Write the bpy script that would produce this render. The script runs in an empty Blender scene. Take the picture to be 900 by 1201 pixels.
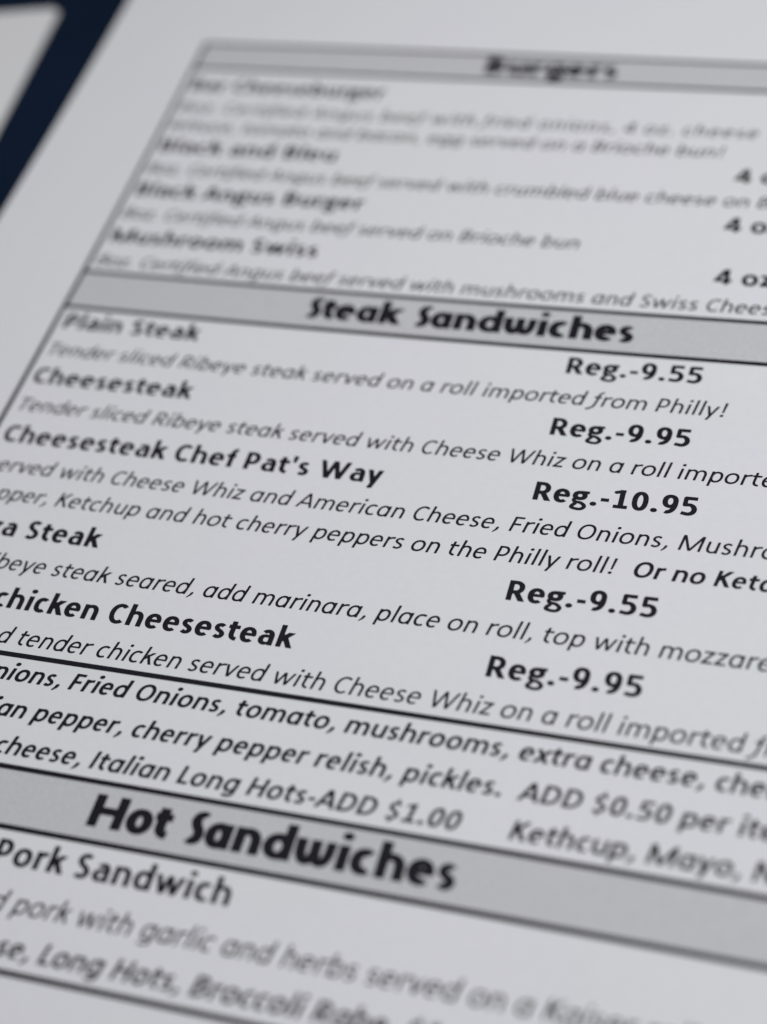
import bpy, bmesh
import numpy as np
from math import cos, sin, radians, pi, hypot
from mathutils import Matrix, Vector
from mathutils.geometry import tessellate_polygon

# ---------------------------------------------------------------- page frame
# The menu page is laid out in text units: X to the right, Y down the page,
# one unit = the type size of the italic descriptions.
U = 0.0052                                     # metres per text unit
BEND = (-0.11323665, 0.01778846, -0.15498410, 0.07928883, 0.01067326, 0.02128820, 0.10904694, -0.03590805)

def _soft(v, lo, hi):                          # ease the bow out beyond the printed area
    v = np.asarray(v, float)
    v = np.where(v > hi, hi+.35*np.tanh((v-hi)/.35), v)
    return np.where(v < lo, lo-.35*np.tanh((lo-v)/.35), v)

def page_z(X, Y):                              # height of the gently bowed sheet, metres
    x = _soft((np.asarray(X, float)-15)/15, -1.35, 1.1)
    y = _soft((np.asarray(Y, float)-4)/15, -1.75, 1.45)
    return -U*(BEND[0]*x*x+BEND[1]*x*y+BEND[2]*y*y+BEND[3]*x*x*y+BEND[4]*x*y*y+BEND[5]*y**3+BEND[6]*x*x*y*y+BEND[7]*x*y**3)

def world(X, Y, dz=0.0):
    X = np.asarray(X, float); Y = np.asarray(Y, float)
    return np.stack([X*U, -Y*U, page_z(X, Y)+dz], -1)

scene = bpy.context.scene
COL = scene.collection

# ---------------------------------------------------------------- camera
cd = bpy.data.cameras.new("camera"); cam = bpy.data.objects.new("camera", cd); COL.objects.link(cam)
right = Vector((0.95138192, 0.26838541, -0.15113478))
down = Vector((0.10923825, -0.75278117, -0.64914367))
fwd = Vector((-0.28799211, 0.60107385, -0.74550035))
M = Matrix.Identity(4)
for i in range(3):
    M[i][0], M[i][1], M[i][2] = right[i], -down[i], -fwd[i]
M.translation = Vector((31.420835*U, -39.450543*U, 41.813464*U))
cam.matrix_world = M
F_PX = 1949.292
cd.sensor_fit = 'VERTICAL'; cd.sensor_height = 24.0; cd.lens = 24.0*F_PX/1201
cd.clip_start = 0.01; cd.clip_end = 50
cd.dof.use_dof = True
cd.dof.focus_distance = 54.3*U
cd.dof.aperture_fstop = (cd.lens/1000)/(.35*1e4/F_PX*U)
cd.dof.aperture_blades = 0
scene.camera = cam

# ---------------------------------------------------------------- light
w = bpy.data.worlds.new("World"); scene.world = w; w.use_nodes = True
bg = w.node_tree.nodes["Background"]
bg.inputs[0].default_value = (0.93, 0.95, 1.0, 1); bg.inputs[1].default_value = 0.155
def area(name, loc, target, size, power, colour):
    d = bpy.data.lights.new(name, 'AREA'); d.shape = 'RECTANGLE'; d.size, d.size_y = size
    d.energy = power; d.color = colour
    o = bpy.data.objects.new(name, d); COL.objects.link(o); o.location = loc
    o.rotation_euler = (Vector(target)-Vector(loc)).to_track_quat('-Z', 'Y').to_euler()
    return o
area("added_overhead_light", (0.19, 0.03, 0.44), (0.135, 0.0, 0), (0.36, 0.30), 1.34, (0.985, 0.985, 1.0))  # soft lamp added close above the page so brightness falls off towards its edges
area("added_cool_light", (0.75, -0.45, 1.2), (0.12, -0.05, 0), (1.0, 1.0), 2.75, (0.90, 0.92, 1.0))  # cool lamp added from the right to tint the page bluish
scene.view_settings.view_transform = 'Standard'; scene.view_settings.look = 'None'
scene.view_settings.exposure = 0; scene.view_settings.gamma = 1
scene.render.engine = 'CYCLES'
scene.cycles.use_denoising = True

# ---------------------------------------------------------------- materials
def material(name, col, rough=.6, var=0.0, scale=60., detail=4., bump=0.0, bscale=900., spec=.3, big=0.0):
    m = bpy.data.materials.new(name); m.use_nodes = True; nt = m.node_tree; b = nt.nodes["Principled BSDF"]
    b.inputs["Roughness"].default_value = rough
    b.inputs["Specular IOR Level"].default_value = spec
    tc = nt.nodes.new("ShaderNodeTexCoord")
    n = nt.nodes.new("ShaderNodeTexNoise"); n.inputs["Scale"].default_value = scale; n.inputs["Detail"].default_value = detail
    nt.links.new(tc.outputs["Object"], n.inputs["Vector"])
    r = nt.nodes.new("ShaderNodeValToRGB"); r.color_ramp.elements[0].position = .3; r.color_ramp.elements[1].position = .7
    r.color_ramp.elements[0].color = tuple(c*(1-var) for c in col)+(1,); r.color_ramp.elements[1].color = tuple(min(1, c*(1+var)) for c in col)+(1,)
    nt.links.new(n.outputs["Fac"], r.inputs["Fac"])
    out = r.outputs["Color"]
    if big:
        n2 = nt.nodes.new("ShaderNodeTexNoise"); n2.inputs["Scale"].default_value = 22.; n2.inputs["Detail"].default_value = 1.
        nt.links.new(tc.outputs["Object"], n2.inputs["Vector"])
        r2 = nt.nodes.new("ShaderNodeValToRGB"); r2.color_ramp.elements[0].position = .35; r2.color_ramp.elements[1].position = .65
        r2.color_ramp.elements[0].color = (1-big*.4, 1, 1-big, 1); r2.color_ramp.elements[1].color = (1, 1-big*.4, 1, 1)
        nt.links.new(n2.outputs["Fac"], r2.inputs["Fac"])
        mx = nt.nodes.new("ShaderNodeMix"); mx.data_type = 'RGBA'; mx.blend_type = 'MULTIPLY'; mx.inputs[0].default_value = 1
        nt.links.new(out, mx.inputs[6]); nt.links.new(r2.outputs["Color"], mx.inputs[7]); out = mx.outputs[2]
    nt.links.new(out, b.inputs["Base Color"])
    if bump:
        n3 = nt.nodes.new("ShaderNodeTexNoise"); n3.inputs["Scale"].default_value = bscale; n3.inputs["Detail"].default_value = 3
        nt.links.new(tc.outputs["Object"], n3.inputs["Vector"])
        bp = nt.nodes.new("ShaderNodeBump"); bp.inputs["Strength"].default_value = bump; bp.inputs["Distance"].default_value = .0002
        nt.links.new(n3.outputs["Fac"], bp.inputs["Height"]); nt.links.new(bp.outputs["Normal"], b.inputs["Normal"])
    return m
PAPER = material("white_paper", (.795, .80, .822), .75, .012, 700., 3., .12, 900., .25, .035)
PAPER2 = material("plain_paper", (.82, .82, .81), .75, .012, 500., 3., .12, 900., .25, .02)
TINT = material("grey_printed_tint", (.598, .600, .618), .7, .05, 1500., 2., .08, 900., .25, .03)
INK = material("black_toner", (.0125, .0110, .0175), .6, .10, 900., 2., .0, 900., .12)
NAVY = material("navy_table_paint", (.0062, .0140, .0330), .8, .15, 40., 4., .15, 250., .04)

# ---------------------------------------------------------------- mesh helpers
def link(name, verts, faces, mat, parent=None):
    me = bpy.data.meshes.new(name); me.from_pydata([tuple(map(float, v)) for v in verts], [], faces); me.update()
    me.materials.append(mat); o = bpy.data.objects.new(name, me); COL.objects.link(o)
    if parent: o.parent = parent
    return o

def grid_faces(nx, ny, off=0, flip=False):
    f = []
    for j in range(ny):
        for i in range(nx):
            q = (off+j*(nx+1)+i, off+j*(nx+1)+i+1, off+(j+1)*(nx+1)+i+1, off+(j+1)*(nx+1)+i)
            f.append(q if flip else q[::-1])
    return f

def patch(name, x0, y0, x1, y1, dz, mat, parent, step=.5):
    """a printed area that follows the bow of the sheet"""
    nx = max(1, int(round((x1-x0)/step))); ny = max(1, int(round((y1-y0)/step)))
    X, Y = np.meshgrid(np.linspace(x0, x1, nx+1), np.linspace(y0, y1, ny+1))
    return link(name, world(X, Y, dz).reshape(-1, 3), grid_faces(nx, ny), mat, parent)

def sheet(name, x0, y0, x1, y1, thick, mat, parent):
    nx = int((x1-x0)/.6); ny = int((y1-y0)/.6)
    X, Y = np.meshgrid(np.linspace(x0, x1, nx+1), np.linspace(y0, y1, ny+1))
    v = np.vstack([world(X, Y).reshape(-1, 3), world(X, Y, -thick).reshape(-1, 3)]); n = (nx+1)*(ny+1)
    f = grid_faces(nx, ny)+grid_faces(nx, ny, n, True)
    idx = lambda i, j: j*(nx+1)+i
    rim = [idx(i, 0) for i in range(nx)]+[idx(nx, j) for j in range(ny)]+[idx(i, ny) for i in range(nx, 0, -1)]+[idx(0, j) for j in range(ny, 0, -1)]
    for a, b in zip(rim, rim[1:]+rim[:1]): f.append((a, b, b+n, a+n))
    return link(name, v, f, mat, parent)

# ---------------------------------------------------------------- lettering
ADV_BOLD = dict(zip(" !abcdefghijklmnopqrstuvwxyz", [463,667,1012,1100,857,1100,1030,648,971,1100,503,523,983,503,1666,1100,1101,1100,1100,727,817,710,1100,969,1528,940,970,813]))
ADV_BOLD.update({'A':1241,'B':1148,'C':1083,'D':1290,'E':1000,'F':940,'H':1291,'I':546,'K':1121,'L':866,'M':1790,'N':1351,'O':1385,'P':1089,'R':1153,'S':968,'T':1014,'W':1858,':':547,'.':547,',':528,'-':627,'$':1038,"'":475,'(':638,')':638,'/':880})
ADV_ITAL = dict(ADV_BOLD)
ADV_ITAL.update(dict(zip(" !abcdefghijklmnopqrstuvwxyz", [463,667,1053,1053,856,1053,978,625,1053,1053,470,490,931,470,1620,1053,1075,1053,1053,702,798,686,1053,917,1450,860,927,809])))
ADV_ITAL.update({'A':1185,'B':1114,'C':1080,'D':1260,'F':941,'H':1276,'I':516,'K':1064,'L':861,'M':1751,'N':1322,'O':1350,'P':1058,'R':1112,'S':930,'T':998,'W':1810,'.':517,',':511,'-':627,'$':1038})
ADV_BI = dict(ADV_BOLD); ADV_BI.update({'a':1090,'e':1005,'g':1090,'o':1095})
for _d in '0123456789':
    ADV_BOLD[_d] = ADV_ITAL[_d] = ADV_BI[_d] = 1038
ADV_HEAD = dict(zip(" abcdefghiknorstuwBHS", [620,1120,1160,960,1230,1080,700,1180,1190,560,1160,1190,1130,820,830,680,1190,1600,1190,1560,800]))

STYLES = {  # stem, horizontal stroke, x-height, cap height, ascender, slant, advances
    'bold':    dict(t=.142, h=.110, xh=.472, cap=.636, asc=.690, slant=0.0, adv=ADV_BOLD, rb=2.25),
    'italic':  dict(t=.088, h=.074, xh=.466, cap=.634, asc=.692, slant=.195, adv=ADV_ITAL, rb=2.2),
    'bolditalic': dict(t=.125, h=.100, xh=.472, cap=.636, asc=.690, slant=.195, adv=ADV_BI, rb=2.2),
    'heading': dict(t=.208, h=.150, xh=.484, cap=.640, asc=.690, slant=0.0, adv=ADV_HEAD, rb=2.05),
}

def _ell(cx, cy, rx, ry, a0, a1, n=2.2, k=None):
    k = k or max(6, int(abs(a1-a0)/12))
    out = []
    for i in range(k+1):
        a = radians(a0+(a1-a0)*i/k); c, s = cos(a), sin(a)
        out.append((cx+rx*(1 if c >= 0 else -1)*abs(c)**(2/n), cy+ry*(1 if s >= 0 else -1)*abs(s)**(2/n)))
    return out

def _spl(pts, k=6):
    p = [pts[0]]+list(pts)+[pts[-1]]; out = []
    for i in range(1, len(p)-2):
        p0, p1, p2, p3 = map(np.array, p[i-1:i+3])
        for j in range(k):
            u = j/k
            out.append(tuple(.5*((2*p1)+(p2-p0)*u+(2*p0-5*p1+4*p2-p3)*u*u+(3*p1-p0-3*p2+p3)*u**3)))
    out.append(tuple(pts[-1])); return out

def glyph_strokes(ch, style):
    s = STYLES[style]; t, h, X, CP, AS = s['t'], s['h'], s['xh'], s['cap'], s['asc']
    a = s['adv'][ch]/2048; it = s['slant'] > 0; hd = style == 'heading'; rb = s['rb']
    bold = t > .1
    m = h/2; o = .010
    lsb = .052 if bold else .068
    if hd: lsb = .028
    L = lsb+t/2; R = a-lsb-t/2+.004
    OL = .034+t/2; OR = a-.034-t/2
    if hd: OL = .010+t/2; OR = a-.012-t/2
    D = -.182
    Q = []
    def ln(x0, y0, x1, y1, w=1., clip=None): Q.append(([(x0, y0), (x1, y1)], [w, w], clip, clip is None, clip is None))
    def cv(p, w=1., c0=True, c1=True, clip=None):
        w = w if isinstance(w, list) else [w, w]
        Q.append((p, list(np.interp(np.linspace(0, 1, len(p)), np.linspace(0, 1, len(w)), w)), clip, c0, c1))
    def stem(x, y0, y1, w=1.): ln(x, y0, x, y1, w)
    def dot(x, y, r): Q.append(([(x-.0001, y), (x+.0001, y)], [r/(t/2)]*2, None, False, False))
    def ring(cx, cy, rx, ry): cv(_ell(cx, cy, rx, ry, 0, 360, rb, 36), 1., False, False)
    top = X+o-m; bot = -o+m
    xm = (top+bot)/2; xr = (top-bot)/2
    def arch(l, r, y=None):
        ry = X*.40; cy = top-ry
        e = _ell((l+r)/2, cy, (r-l)/2, ry, 180, 0, rb)
        cv([(l, cy-.06)]+e+[(r, 0)], [.5, .62, .8, 1., 1., 1., 1.], False, True)
    def hook(l, r, tail=0):
        ry = X*.40; cy = bot+ry
        e = _ell((l+r)/2, cy, (r-l)/2, ry, 180, 360, rb)
        cv([(l, X)]+e+[(r, cy+.06)], [1., 1., 1., 1., .8, .62, .5], True, False)
    def bowl_left(l, r): ring((l+r)/2, xm, (r-l)/2, xr)
    c = ch
    if c == 'o': ring(a/2, xm, OR/2-OL/2, xr)
    elif c == 'n': stem(L, 0, X); arch(L, R)
    elif c == 'h': stem(L, 0, AS); arch(L, R)
    elif c == 'm':
        M = (L+R)/2; stem(L, 0, X); arch(L, M); arch(M, R)
    elif c == 'u': hook(L, R); stem(R, 0, X)
    elif c == 'r':
        stem(L, 0, X)
        r = a-.005-(.02 if bold else .0)
        ry = X*.38; cv([(L, top-ry-.06)]+_ell(r-.02, top-ry, r-.02-L, ry, 180, 84, rb), [.5, .7, .95, 1.05], False, True)
    elif c == 'i': stem(a/2, 0, X); dot(a/2, X+.165 if bold else X+.158, (.108 if hd else .088) if bold else .062)
    elif c == 'l': stem(a/2, 0, AS)
    elif c == 't':
        x = .125+(.02 if bold else 0)+(.01 if hd else 0); r = a-(-.015 if hd else .02)
        ln(.0 if hd else .018, X-m, r, X-m)
        ry = .16; cv([(x, .585)]+_ell(r-.01, bot+ry, r-.01-x, ry, 180, 268, 2.4), 1.)
    elif c == 'f':
        x = .135+t*.25; r = a+.0
        ln(.015, X-m, a-.03, X-m)
        ry = .15; e = _ell(r, AS+.008-m-ry, r-x, ry, 180, 95, 2.3)
        if it:
            cv([(-.10, D-.006+m), (-.03, D+.004+m), (.03, D+.05+m), (x-.045, -.03), (x-.012, .12)]+[(x, .3)]+e, 1.)
        else: cv([(x, 0)]+e, 1.)
    elif c == 'c':
        rx = (a-.018-t*.42-OL)/1.66
        cv(_ell(OL+rx, xm, rx, xr, 52, 308, rb), [.95, 1.05, 1, 1.05, .95])
    elif c == 'e':
        y = X*.53; tt = .82
        cv([(OL+.0, y), (OR-.005, y)], tt, False, False)
        rx = (OR-OL)/2
        e = _ell(a/2, xm, rx, xr, 8, 312, rb)
        cv([(OR, y)]+e, [.9, .95, 1, 1.05, 1, .9], False, True)
    elif c == 's':
        l, r = .035+t*.42, a-.035-t*.42
        w = r-l; H = top-bot
        P = [(.90, .90), (.55, 1.), (.16, .92), (.06, .74), (.24, .585), (.74, .43), (.96, .25), (.80, .06), (.42, 0), (.02, .10)]
        cv(_spl([(l+u*w, bot+v*H) for u, v in P]), .95)
    elif c == 'a' and not it and not hd:
        r = R+.004; l = OL+.006
        ry = .17
        cv([(r, 0), (r, top-ry)]+_ell((l+r)/2+.012, top-ry, r-(l+r)/2-.012, ry, 0, 118, 2.3)+[(l+.045, top-.052)], [1, 1, 1, 1, .95, .95])
        by = (X*.585+bot)/2
        cv([(r, X*.585), (r-.12, X*.585)]+_ell(r-.15, by, r-.15-l, X*.585-by, 90, 270, 2.3)+_ell(r-.15, bot+.13, .15, .13, 270, 345, 2.0), [.8, .85, 1, 1, .95, .7, .5], False, False)
    elif c in 'agdq' and (it or hd or c in 'dq'):
        l = OL; r = R
        ring((l+r)/2+.002, xm, (r-l)/2, xr)
        if c == 'a': stem(r, 0, X)
        if c == 'd': stem(r, 0, AS)
        if c == 'q': stem(r, D, X)
        if c == 'g':
            ry = .13; e = _ell((l+r)/2+.01, D+m+ry, (r-l)/2-.01, ry, 0, -112, 2.2)
            cv([(r, X)]+e+[(l+.03, D+m+.025)], 1.)
    elif c == 'g':
        cx = .225; rx = .128; ty = X-.008-m; by = .175+m*.4
        ring(cx, (ty+by)/2, rx, (ty-by)/2)
        ln(cx+.02, X-m*.9, a-.012, X-m*.9, .82)
        cv(_spl([(cx-.085, by+.015), (cx-.135, by-.045), (cx-.10, by-.115), (cx+.04, by-.135), (a-.115, .005), (a-.078, -.065), (a-.14, -.145), (cx+.0, -.163), (.078, -.13), (.072, -.06), (cx-.09, .015)]), .80, False, False)
    elif c in 'bp':
        r = OR
        stem(L, 0 if c == 'b' else D, AS if c == 'b' else X)
        ring((L+r)/2-.002, xm, (r-L)/2, xr)
    elif c == 'k':
        stem(L, 0, AS)
        ln(L-.02, .17, a-.03, X+.06, 1.04, (0, X, L))
        ln(L+.10, .34, a-.005-t*.42+.03, -.05, 1.06, (0, X))
    elif c in 'vy':
        cx = a/2; l = .012+t*.52; r = a-.012-t*.52
        ln(l-.03*(r-l), X*1.06, cx, 0-.0, 1.0, (0, X))
        if c == 'v': ln(r+.03*(r-l), X*1.06, cx, -.0, 1.0, (0, X)); dot(cx, t*.25, t*.42); Q[-1] = (Q[-1][0], Q[-1][1], (0, X), False, False)
        else:
            sl = (r-cx)/X
            ln(r+.06*sl, X+.06, cx+sl*(D-.05), D-.05, 1.0, (D, X))
    elif c == 'w':
        l = .015+t*.5; r = a-l; q = .55 if hd else .5
        if hd:
            M = a/2; ry = X*.52
            for (u, v) in ((l, M), (M, r)):
                cv([(u-.01 if u == l else u, X)]+_ell((u+v)/2, bot+ry, (v-u)/2, ry, 180, 360, 2.0)+[(v+(.01 if v == r else 0), X if v == r else X*.86)], [1, 1, .95, .95, .95], True, True)
        else:
            p1, p2 = l+(r-l)*.255, l+(r-l)*.745
            f = .94
            ln(l-.015, X*1.07, p1, -.0, f, (0, X)); ln(a/2+.005, X*1.04, p1, 0, f, (0, X)); ln(a/2-.005, X*1.04, p2, 0, f, (0, X)); ln(r+.015, X*1.07, p2, 0, f, (0, X))
            for p in (p1, p2):
                Q.append(([(p-t*.12, m*.6), (p+t*.12, m*.6)], [.8, .8], (0, X), False, False))
    elif c == 'x':
        ln(.04, -.03, a-.04, X+.03, 1.05, (0, X)); ln(a-.045, -.03, .045, X+.03, 1.05, (0, X))
    elif c == 'z':
        ln(.035, X-m, a-.035, X-m); ln(.03, m, a-.03, m); ln(.03+t*.45, m*.6, a-.035-t*.45, X-m*.6, 1.0, (0, X))
    # capitals
    elif c == 'A':
        l = .0+t*.5; r = a-l
        ln(l-.012, -.03, a/2, CP, 1.0, (0, CP)); ln(r+.012, -.03, a/2, CP, 1.0, (0, CP)); ln(l+.10, .185, r-.10, .185, .95)
        Q.append(([(a/2-t*.15, CP-m), (a/2+t*.15, CP-m)], [.9, .9], (0, CP), False, False))
    elif c in 'BPRD':
        x = L+.008; stem(x, 0, CP)
        if c == 'D':
            r = a-.05-t/2; k = (r-x)*.34
            cv([(x, CP-m)]+_ell(x+k, CP/2, r-x-k, CP/2-m, 90, -90, 2.15)+[(x, m)], 1., False, False)
        else:
            yb = .30 if c == 'B' else .245+.03*(c == 'R'); r = a-.075-t/2+(.02 if c == 'P' else -.005)
            if c == 'B': r = a-.085-t/2; yb = .335
            k = (r-x)*.45
            cv([(x, CP-m)]+_ell(x+k, (CP-m+yb)/2, r-x-k, (CP-m-yb)/2, 90, -90, 2.1)+[(x, yb)], 1., False, False)
            if c == 'B':
                r = a-.05-t/2; cv([(x, yb)]+_ell(x+k, (yb+m)/2, r-x-k, (yb-m)/2, 90, -90, 2.1)+[(x, m)], 1., False, False)
            if c == 'R':
                ln(x+(a-x)*.30, yb+.05, a-.012-t*.5+.02, -.06, 1.08, (0, yb+.03))
    elif c in 'CGO':
        l = .045+t/2; T = CP+o-m; cy = (T+bot)/2; ry = (T-bot)/2
        if c == 'O': ring(a/2, cy, a/2-l, ry)
        else:
            rx = (a-.03-t*.40-l)/1.66; cv(_ell(l+rx, cy, rx, ry, 50, 310, 2.1), 1.)
    elif c == 'E' or c == 'F':
        x = L+.008; stem(x, 0, CP); ln(x, CP-m, a-.05, CP-m); ln(x, CP*.5-.01, a-.075, CP*.5-.01)
        if c == 'E': ln(x, m, a-.04, m)
    elif c == 'H':
        x = L+.008; stem(x, 0, CP); stem(a-x, 0, CP); ln(x, CP*.51, a-x, CP*.51)
    elif c == 'I': stem(a/2, 0, CP)
    elif c == 'K':
        x = L+.008; stem(x, 0, CP)
        ln(x-.03, .20, a-.035-t*.4+.02, CP+.05, 1.05, (0, CP, x)); ln(x+.09, .40, a-.0-t*.5+.03, -.05, 1.1, (0, CP))
    elif c == 'L': x = L+.008; stem(x, 0, CP); ln(x, m, a-.02, m)
    elif c == 'M':
        x = L+.008; stem(x, 0, CP); stem(a-x, 0, CP); ln(x-.01, CP+.04, a/2, 0, .98, (0, CP)); ln(a-x+.01, CP+.04, a/2, 0, .98, (0, CP))
        Q.append(([(a/2-t*.15, m*.6), (a/2+t*.15, m*.6)], [.8, .8], (0, CP), False, False))
    elif c == 'N':
        x = L+.008; stem(x, 0, CP); stem(a-x, 0, CP); ln(x-.02, CP+.02, a-x+.02, -.02, 1.05, (0, CP))
    elif c == 'S':
        l, r = (.03+t*.45, a-.0-t*.30) if hd else (.04+t*.45, a-.045-t*.45); T = CP+o-m; H = T-bot; w = r-l
        P = [(.92, .905), (.58, 1.), (.18, .93), (.05, .76), (.22, .59), (.76, .42), (.97, .24), (.80, .055), (.40, 0), (.0, .085)]
        if hd: P = [(1.0, .94), (.72, .995), (.38, .93), (.22, .76), (.36, .585), (.66, .43), (.78, .25), (.64, .07), (.30, .0), (-.08, .05)]
        cv(_spl([(l+u*w, bot+v*H) for u, v in P]), 1.0)
    elif c == 'T': stem(a/2, 0, CP); ln(.015, CP-m, a-.015, CP-m)
    elif c == 'W':
        l = .012+t*.5; r = a-l; p1, p2 = l+(r-l)*.265, l+(r-l)*.735; f = .97
        ln(l-.01, CP*1.05, p1, 0, f, (0, CP)); ln(a/2+.003, CP*1.02, p1, 0, f, (0, CP)); ln(a/2-.003, CP*1.02, p2, 0, f, (0, CP)); ln(r+.01, CP*1.05, p2, 0, f, (0, CP))
        for p in (p1, p2): Q.append(([(p-t*.12, m*.6), (p+t*.12, m*.6)], [.8, .8], (0, CP), False, False))
    # figures and points
    elif c == '0':
        T = CP+o-m; ring(a/2, (T+bot)/2, a/2-.04-t/2, (T-bot)/2)
    elif c == '1':
        x = a/2+.02; stem(x, 0, CP); ln(.085, m, a-.05, m); ln(x+.02, CP-m*.7, .110, CP-.098, .9, (0, CP))
    elif c == '4':
        x = a-.13-t*.3; stem(x, 0, CP); ln(.02, .165, a-.015, .165); ln(x-.01, CP+.03, .035, .145, .95, (.165-m, CP))
    elif c == '5':
        l = .085+t*.3; r = a-.05-t/2; T = CP-m
        ln(l-.02, T, a-.075, T)
        cv([(l+.008, T), (l, .345), (l+.09, .355)]+_ell(l+.09, (.365+bot)/2, r-l-.09, (.365-bot)/2, 88, -90, 2.1)+[(.06, bot+.03)], [.85, .9, 1, 1, 1, 1, .95], False, True)
    elif c == '7': ln(.05, CP-m, a-.05, CP-m); ln(a-.05-t*.45, CP-m*.6, .11+t*.4, -.04, 1.0, (0, CP))
    elif c == '8':
        T = CP+o-m; ring(a/2, (T+.34)/2, .15, (T-.34)/2); ring(a/2, (.34+bot)/2, .175, (.34-bot)/2)
    elif c == '9':
        T = CP+o-m; l = .045+t/2; r = a-.045-t/2; yb = .245
        ring((l+r)/2, (T+yb)/2, (r-l)/2, (T-yb)/2)
        cv([(r, (T+yb)/2)]+_ell(l+.06, (T+yb)/2-.04, r-l-.06, (T+yb)/2-.04-bot, 0, -84, 2.2)+[(l+.04, bot+.018)], 1., False, True)
    elif c == '$':
        l, r = .06+t*.45, a-.065-t*.45; T = CP-.02-m; B = bot+.005; H = T-B; w = r-l
        P = [(.92, .90), (.55, 1.), (.16, .92), (.04, .75), (.22, .59), (.76, .42), (.98, .24), (.80, .06), (.40, 0), (.0, .09)]
        cv(_spl([(l+u*w, B+v*H) for u, v in P]), .95); stem(a/2+.01, T-.02, CP+.07, .62); stem(a/2-.01, -.085, B+.02, .62)
    elif c == '.': dot(a/2, .066 if bold else .052, .090 if bold else .064)
    elif c == ',': cv([(a/2+.03, .085), (a/2+.01, .0), (a/2-.075, -.115)], [1.05, .9, .45], False, True)
    elif c == '-': ln(.045, .235, a-.045, .235)
    elif c == "'": cv([(a/2, .66), (a/2, .42)], [1.0, .7])
    elif c == '!': cv([(a/2, CP+.02), (a/2, .19)], [1.1, .75]); dot(a/2, .066 if bold else .052, .090 if bold else .064)
    elif c == '(': cv(_ell(a+.06, .25, a-.06, .47, 132, 228, 2), .8)
    elif c == ')': cv(_ell(-.06, .25, a-.06, .47, 48, -48, 2), .8)
    elif c == '/': ln(.02, -.1, a-.02, .7)
    return Q

GSTEP = .0075
def glyph_field(ch, style):
    s = STYLES[style]; t, h = s['t'], s['h']; k = t/h; a = s['adv'][ch]/2048
    xs = np.arange(-.20, a+.16, GSTEP); ys = np.arange(-.25, .80, GSTEP)
    GX, GY = np.meshgrid(xs, ys)
    F = np.full(GX.shape, 9.)
    for pts, rad, clip, c0, c1 in glyph_strokes(ch, style):
        p = np.array(pts, float)*(1, k); r = np.array(rad)*t/2; Y = GY*k
        d = np.full(GX.shape, 9.)
        for i in range(len(p)-1):
            v = p[i+1]-p[i]; vv = v@v
            if vv < 1e-14: continue
            u = np.clip(((GX-p[i, 0])*v[0]+(Y-p[i, 1])*v[1])/vv, 0, 1)
            d = np.minimum(d, np.hypot(GX-p[i, 0]-u*v[0], Y-p[i, 1]-u*v[1])-(r[i]+(r[i+1]-r[i])*u))
        for on, e, q, rr in ((c0, p[0], p[1], r[0]), (c1, p[-1], p[-2], r[-1])):
            if on:
                w = (e-q)/np.hypot(*(e-q)); near = np.hypot(GX-e[0], Y-e[1]) < 1.06*rr
                d = np.where(near, np.maximum(d, (GX-e[0])*w[0]+(Y-e[1])*w[1]), d)
        if clip:
            d = np.maximum(d, np.maximum(GY-clip[1], clip[0]-GY))
            if len(clip) > 2: d = np.maximum(d, clip[2]-GX)
        F = np.minimum(F, d)
    return xs, ys, F

def _simplify(p, eps):
    """closed Douglas-Peucker"""
    n = len(p)
    if n < 8: return p
    far = int(np.argmax(np.hypot(*(p-p[0]).T)))
    def dp(q):
        if len(q) < 3: return [q[0]]
        a, b = q[0], q[-1]; v = b-a; l = np.hypot(*v)+1e-12
        d = np.abs((q[:, 0]-a[0])*v[1]-(q[:, 1]-a[1])*v[0])/l
        i = int(np.argmax(d))
        if d[i] < eps: return [a]
        return dp(q[:i+1])+dp(q[i:])
    return np.array(dp(p[:far+1])+dp(np.vstack([p[far:], p[:1]])))

def glyph_loops(ch, style):
    xs, ys, F = glyph_field(ch, style)
    ins = F < 0
    ny, nx = F.shape
    seg = {}
    def cross(a, b):
        fa, fb = F[a], F[b]; u = fa/(fa-fb)
        return (xs[a[1]]+(xs[b[1]]-xs[a[1]])*u, ys[a[0]]+(ys[b[0]]-ys[a[0]])*u)
    code = ins[:-1, :-1]*1+ins[:-1, 1:]*2+ins[1:, 1:]*4+ins[1:, :-1]*8
    T = {1: [(3, 0)], 2: [(0, 1)], 3: [(3, 1)], 4: [(1, 2)], 5: [(3, 2), (1, 0)], 6: [(0, 2)], 7: [(3, 2)], 8: [(2, 3)], 9: [(2, 0)], 10: [(0, 3), (2, 1)], 11: [(2, 1)], 12: [(1, 3)], 13: [(1, 0)], 14: [(0, 3)]}
    def edge(i, j, e): return ((i, j, 0) if e == 0 else (i, j+1, 1) if e == 1 else (i+1, j, 0) if e == 2 else (i, j, 1))
    nxt = {}
    for i, j in zip(*np.nonzero((code > 0) & (code < 15))):
        for e0, e1 in T[int(code[i, j])]: nxt[edge(i, j, e0)] = edge(i, j, e1)
    loops = []
    while nxt:
        k0, k = nxt.popitem(); lp = [k0]
        while k != k0: lp.append(k); k = nxt.pop(k)
        P = np.array([cross((i, j), (i, j+1)) if d == 0 else cross((i, j), (i+1, j)) for i, j, d in lp])
        P = _simplify(P, .0012)
        if len(P) > 2: loops.append(P)
    sl = STYLES[style]['slant']
    for P in loops: P[:, 0] += sl*(P[:, 1]-.20)
    return loops

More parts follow.
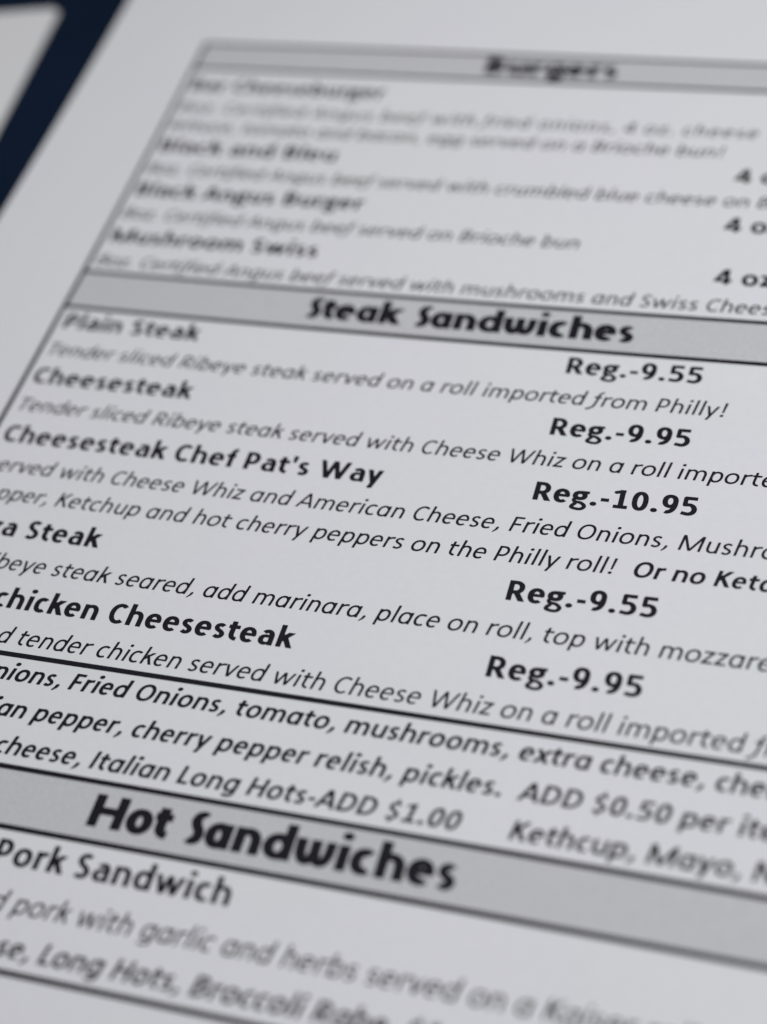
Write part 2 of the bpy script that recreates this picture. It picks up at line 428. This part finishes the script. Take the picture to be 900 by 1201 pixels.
_cache = {}
def glyph(ch, style):
    if (ch, style) not in _cache:
        loops = glyph_loops(ch, style)
        area2 = lambda P: float(np.sum(P[:, 0]*np.roll(P[:, 1], -1)-P[:, 1]*np.roll(P[:, 0], -1)))
        def inside(q, P):
            x, y = P.T; x2, y2 = np.roll(x, -1), np.roll(y, -1)
            hit = (y > q[1]) != (y2 > q[1])
            return int(np.sum(hit & (q[0] < (x2-x)*(q[1]-y)/np.where(hit, y2-y, 1)+x))) % 2 == 1
        sgn = np.sign(area2(max(loops, key=lambda P: abs(area2(P)))))
        outer = [P for P in loops if area2(P)*sgn > 0]; holes = [P for P in loops if area2(P)*sgn <= 0]
        pts, tris, n = [], [], 0
        for P in outer:
            g = [P]+[h for h in holes if inside(h[0], P)]
            tris += [tuple(n+i for i in t) for t in tessellate_polygon([[Vector((x, y, 0)) for x, y in q] for q in g])]
            pts += g; n += sum(map(len, g))
        _cache[ch, style] = (np.vstack(pts), tris)
    return _cache[ch, style]

def width(txt, style): return sum(STYLES[style]['adv'][c] for c in txt)/2048

def text(name, txt, style, size, x0, y, parent, x1=None, label=None, dz=.00006):
    """one printed line; x1 stretches the letter spacing so that the line ends there"""
    tr = 1.0 if x1 is None else (x1-x0)/(size*width(txt, style))
    x = x0; V = []; F = []; n = 0
    for c in txt:
        if c != ' ':
            p, tris = glyph(c, style)
            gx = p[:, 0]*size*(tr if .9 < tr < 1.1 else 1)+x; gy = y-p[:, 1]*size
            V.append(world(gx, gy, dz))
            for t in tris:
                a, b, cc = (V[-1][i] for i in t)
                up = (b[0]-a[0])*(cc[1]-a[1])-(b[1]-a[1])*(cc[0]-a[0]) > 0
                F.append(tuple(n+i for i in (t if up else t[::-1])))
            n += len(p)
        x += STYLES[style]['adv'][c]/2048*size*tr
    o = link(name, np.vstack(V), F, INK, parent)
    if label: o["label"] = label
    return o

# ---------------------------------------------------------------- the table
tz = float(min(page_z(x, y) for x in np.linspace(-5, 36, 30) for y in np.linspace(-27, 30, 40)))-.0012
bm = bmesh.new(); bmesh.ops.create_cube(bm, size=1)
for v in bm.verts: v.co = Vector((v.co.x*1.1+.08, v.co.y*.8, v.co.z*.03+tz-.015))
bmesh.ops.bevel(bm, geom=bm.edges[:], offset=.003, segments=2, affect='EDGES')
me = bpy.data.meshes.new("table_top"); bm.to_mesh(me); bm.free(); me.materials.append(NAVY)
table = bpy.data.objects.new("table_top", me); COL.objects.link(table); table["kind"] = "structure"

# ---------------------------------------------------------------- blank sheet at the far left
def flat_sheet(name, pts, z, thick, mat):
    bm = bmesh.new()
    vs = [bm.verts.new((x*U, -y*U, z)) for x, y in pts]; f = bm.faces.new(vs)
    if f.normal.z < 0: f.normal_flip()
    bmesh.ops.bevel(bm, geom=bm.verts[:], offset=.0015, segments=4, affect='VERTICES')
    r = bmesh.ops.extrude_face_region(bm, geom=bm.faces[:])
    for v in [e for e in r["geom"] if isinstance(e, bmesh.types.BMVert)]: v.co.z -= thick
    bmesh.ops.recalc_face_normals(bm, faces=bm.faces[:])
    me = bpy.data.meshes.new(name); bm.to_mesh(me); bm.free(); me.materials.append(mat)
    o = bpy.data.objects.new(name, me); COL.objects.link(o); return o
sh = flat_sheet("paper_sheet", [(-9.78, -23.85), (-7.60, -2.0), (-36.0, 1.2), (-38.2, -19.3)], tz+.0008, .0006, PAPER2)
sh["label"] = "blank white paper sheet on the dark table, left of the printed menu page"
sh["category"] = "paper"

# ---------------------------------------------------------------- the menu page
menu = bpy.data.objects.new("menu_page", None); COL.objects.link(menu); menu.empty_display_size = .02
menu["label"] = "white printed sandwich menu page with grey heading bands and black text"
menu["category"] = "menu"
sheet("paper", -5.33, -27.5, 36.6, 30.5, .00028, PAPER, menu)
TL, TR = -.284, 31.6
RW = .092                                       # half width of a printed rule
def rule(name, y, parent, w=RW, dz=.00007): return patch(name, TL-w, y-w, TR+w, y+w, dz, INK, parent)
def upright(x): return patch("border_line", x-RW, -19.74, x+RW, 30., .00008, INK, menu)
upright(TL); upright(TR)
def band(y0, y1, txt, x0, x1, yb, size=1.74):
    b = patch("heading_band", TL, y0, TR, y1, .00003, TINT, menu)
    b["label"] = "grey heading band reading "+txt
    rule("band_rule", y0, b); rule("band_rule", y1, b)
    text("heading_text", txt, 'heading', size, x0, yb, b, x1)
band(-19.74, -17.98, "Burgers", 12.95, 18.75, -18.42, 1.72)
band(-4.70, -2.644, "Steak Sandwiches", 9.53, 22.14, -3.21)
band(17.574, 19.577, "Hot Sandwiches", 9.63, 21.12, 19.07)
rule("section_rule", 13.527, menu); rule("section_rule", 23.978, menu)

B, E = 1.263, 1.0027
def name(txt, y, x0=.02, x1=None): return text("item_name", txt, 'bold', B, x0, y, menu, x1)
def price(txt, y, x0): return text("price", txt, 'bold', B, x0, y, menu)
def desc(txt, y, x0=0., x1=None): return text("item_description", txt, 'italic', 1.0, x0, y, menu, x1)
def extra(txt, y, x0, x1=None): return text("extras_note", txt, 'bolditalic', E, x0, y, menu, x1)
def ending(txt, tail, style, size, x): return x-size*width(txt[:txt.index(tail)], style)   # start so that the tail begins at x

# burgers
name("Bar Cheeseburger", -16.45, .02, 9.05)
desc("8oz. Certified Angus beef with fried onions, 4 oz. cheese", -15.0, 0., 25.05)
desc("lettuce, tomato and bacon, egg served on a Brioche bun!", -13.75, 0., 23.85)
name("Black and Bleu", -12.29, .02, 8.15); price("4 oz.-7.95", -12.29, 24.45)
desc("8oz. Certified Angus beef served with crumbled blue cheese on Brioche", -10.88)
name("Black Angus Burger", -9.43, .02, 10.1); price("4 oz.-7.55", -9.44, 24.45)
desc("8oz. Certified Angus beef served on Brioche bun", -8.0, 0., 19.22)
name("Mushroom Swiss", -6.53, .02, 9.07); price("4 oz.-7.95", -6.56, 24.50)
desc("8oz. Certified Angus beef served with mushrooms and Swiss Cheese", -5.11)
# steak sandwiches
name("Plain Steak", -1.46); price("Reg.-9.55", -1.470, 19.95)
desc("Tender sliced Ribeye steak served on a roll imported from Philly!", .007)
name("Cheesesteak", 1.52); price("Reg.-9.95", 1.512, 20.0)
desc("Tender sliced Ribeye steak served with Cheese Whiz on a roll imported", 2.955, .04)
name("Cheesesteak Chef Pat's Way", 4.53, .12); price("Reg.-10.95", 4.486, 20.05)
desc("served with Cheese Whiz and American Cheese, Fried Onions, Mushrooms", 5.937, .18)
t = "Pepper, Ketchup and hot cherry peppers on the Philly roll!"
desc(t, 7.229, ending(t, "pper,", 'italic', 1., 1.13)); extra("Or no Ketchup", 7.229, 23.93)
name("Pizza Steak", 8.79, .03); price("Reg.-9.55", 8.748, 20.11)
t = "Our Ribeye steak seared, add marinara, place on roll, top with mozzarella"
desc(t, 10.202, ending(t, "beye", 'italic', 1., 2.46))
t = "Spicy chicken Cheesesteak"
name(t, 11.745, ending(t, "chicken", 'bold', B, 3.05)); price("Reg.-9.95", 11.749, 20.17)
t = "Marinated tender chicken served with Cheese Whiz on a roll imported from"
desc(t, 13.137, ending(t, "d tender", 'italic', 1., 3.88))
t = "Extras, Onions, Fried Onions, tomato, mushrooms, extra cheese, cherry"
extra(t, 14.506, ending(t, "nions, F", 'bolditalic', E, 4.36))
t = "roasted Italian pepper, cherry pepper relish, pickles.  ADD $0.50 per item"
extra(t, 15.838, ending(t, "an pepper", 'bolditalic', E, 5.10))
t = "mozzarella cheese, Italian Long Hots-ADD $1.00"
extra(t, 17.165, ending(t, "cheese", 'bolditalic', E, 5.63)); extra("Kethcup, Mayo, No charge", 17.145, 22.18)
# hot sandwiches
t = "Italian Roast Pork Sandwich"
name(t, 20.767, ending(t, "Pork", 'bold', B, 7.22))
t = "Tender slow roasted pork with garlic and herbs served on a Kaiser roll"
desc(t, 22.215, ending(t, "d pork", 'italic', 1., 7.85))
t = "Add Provolone cheese, Long Hots, Broccoli Rabe  $1.00"
extra(t, 23.541, ending(t, "e, Long", 'bolditalic', E, 9.05))
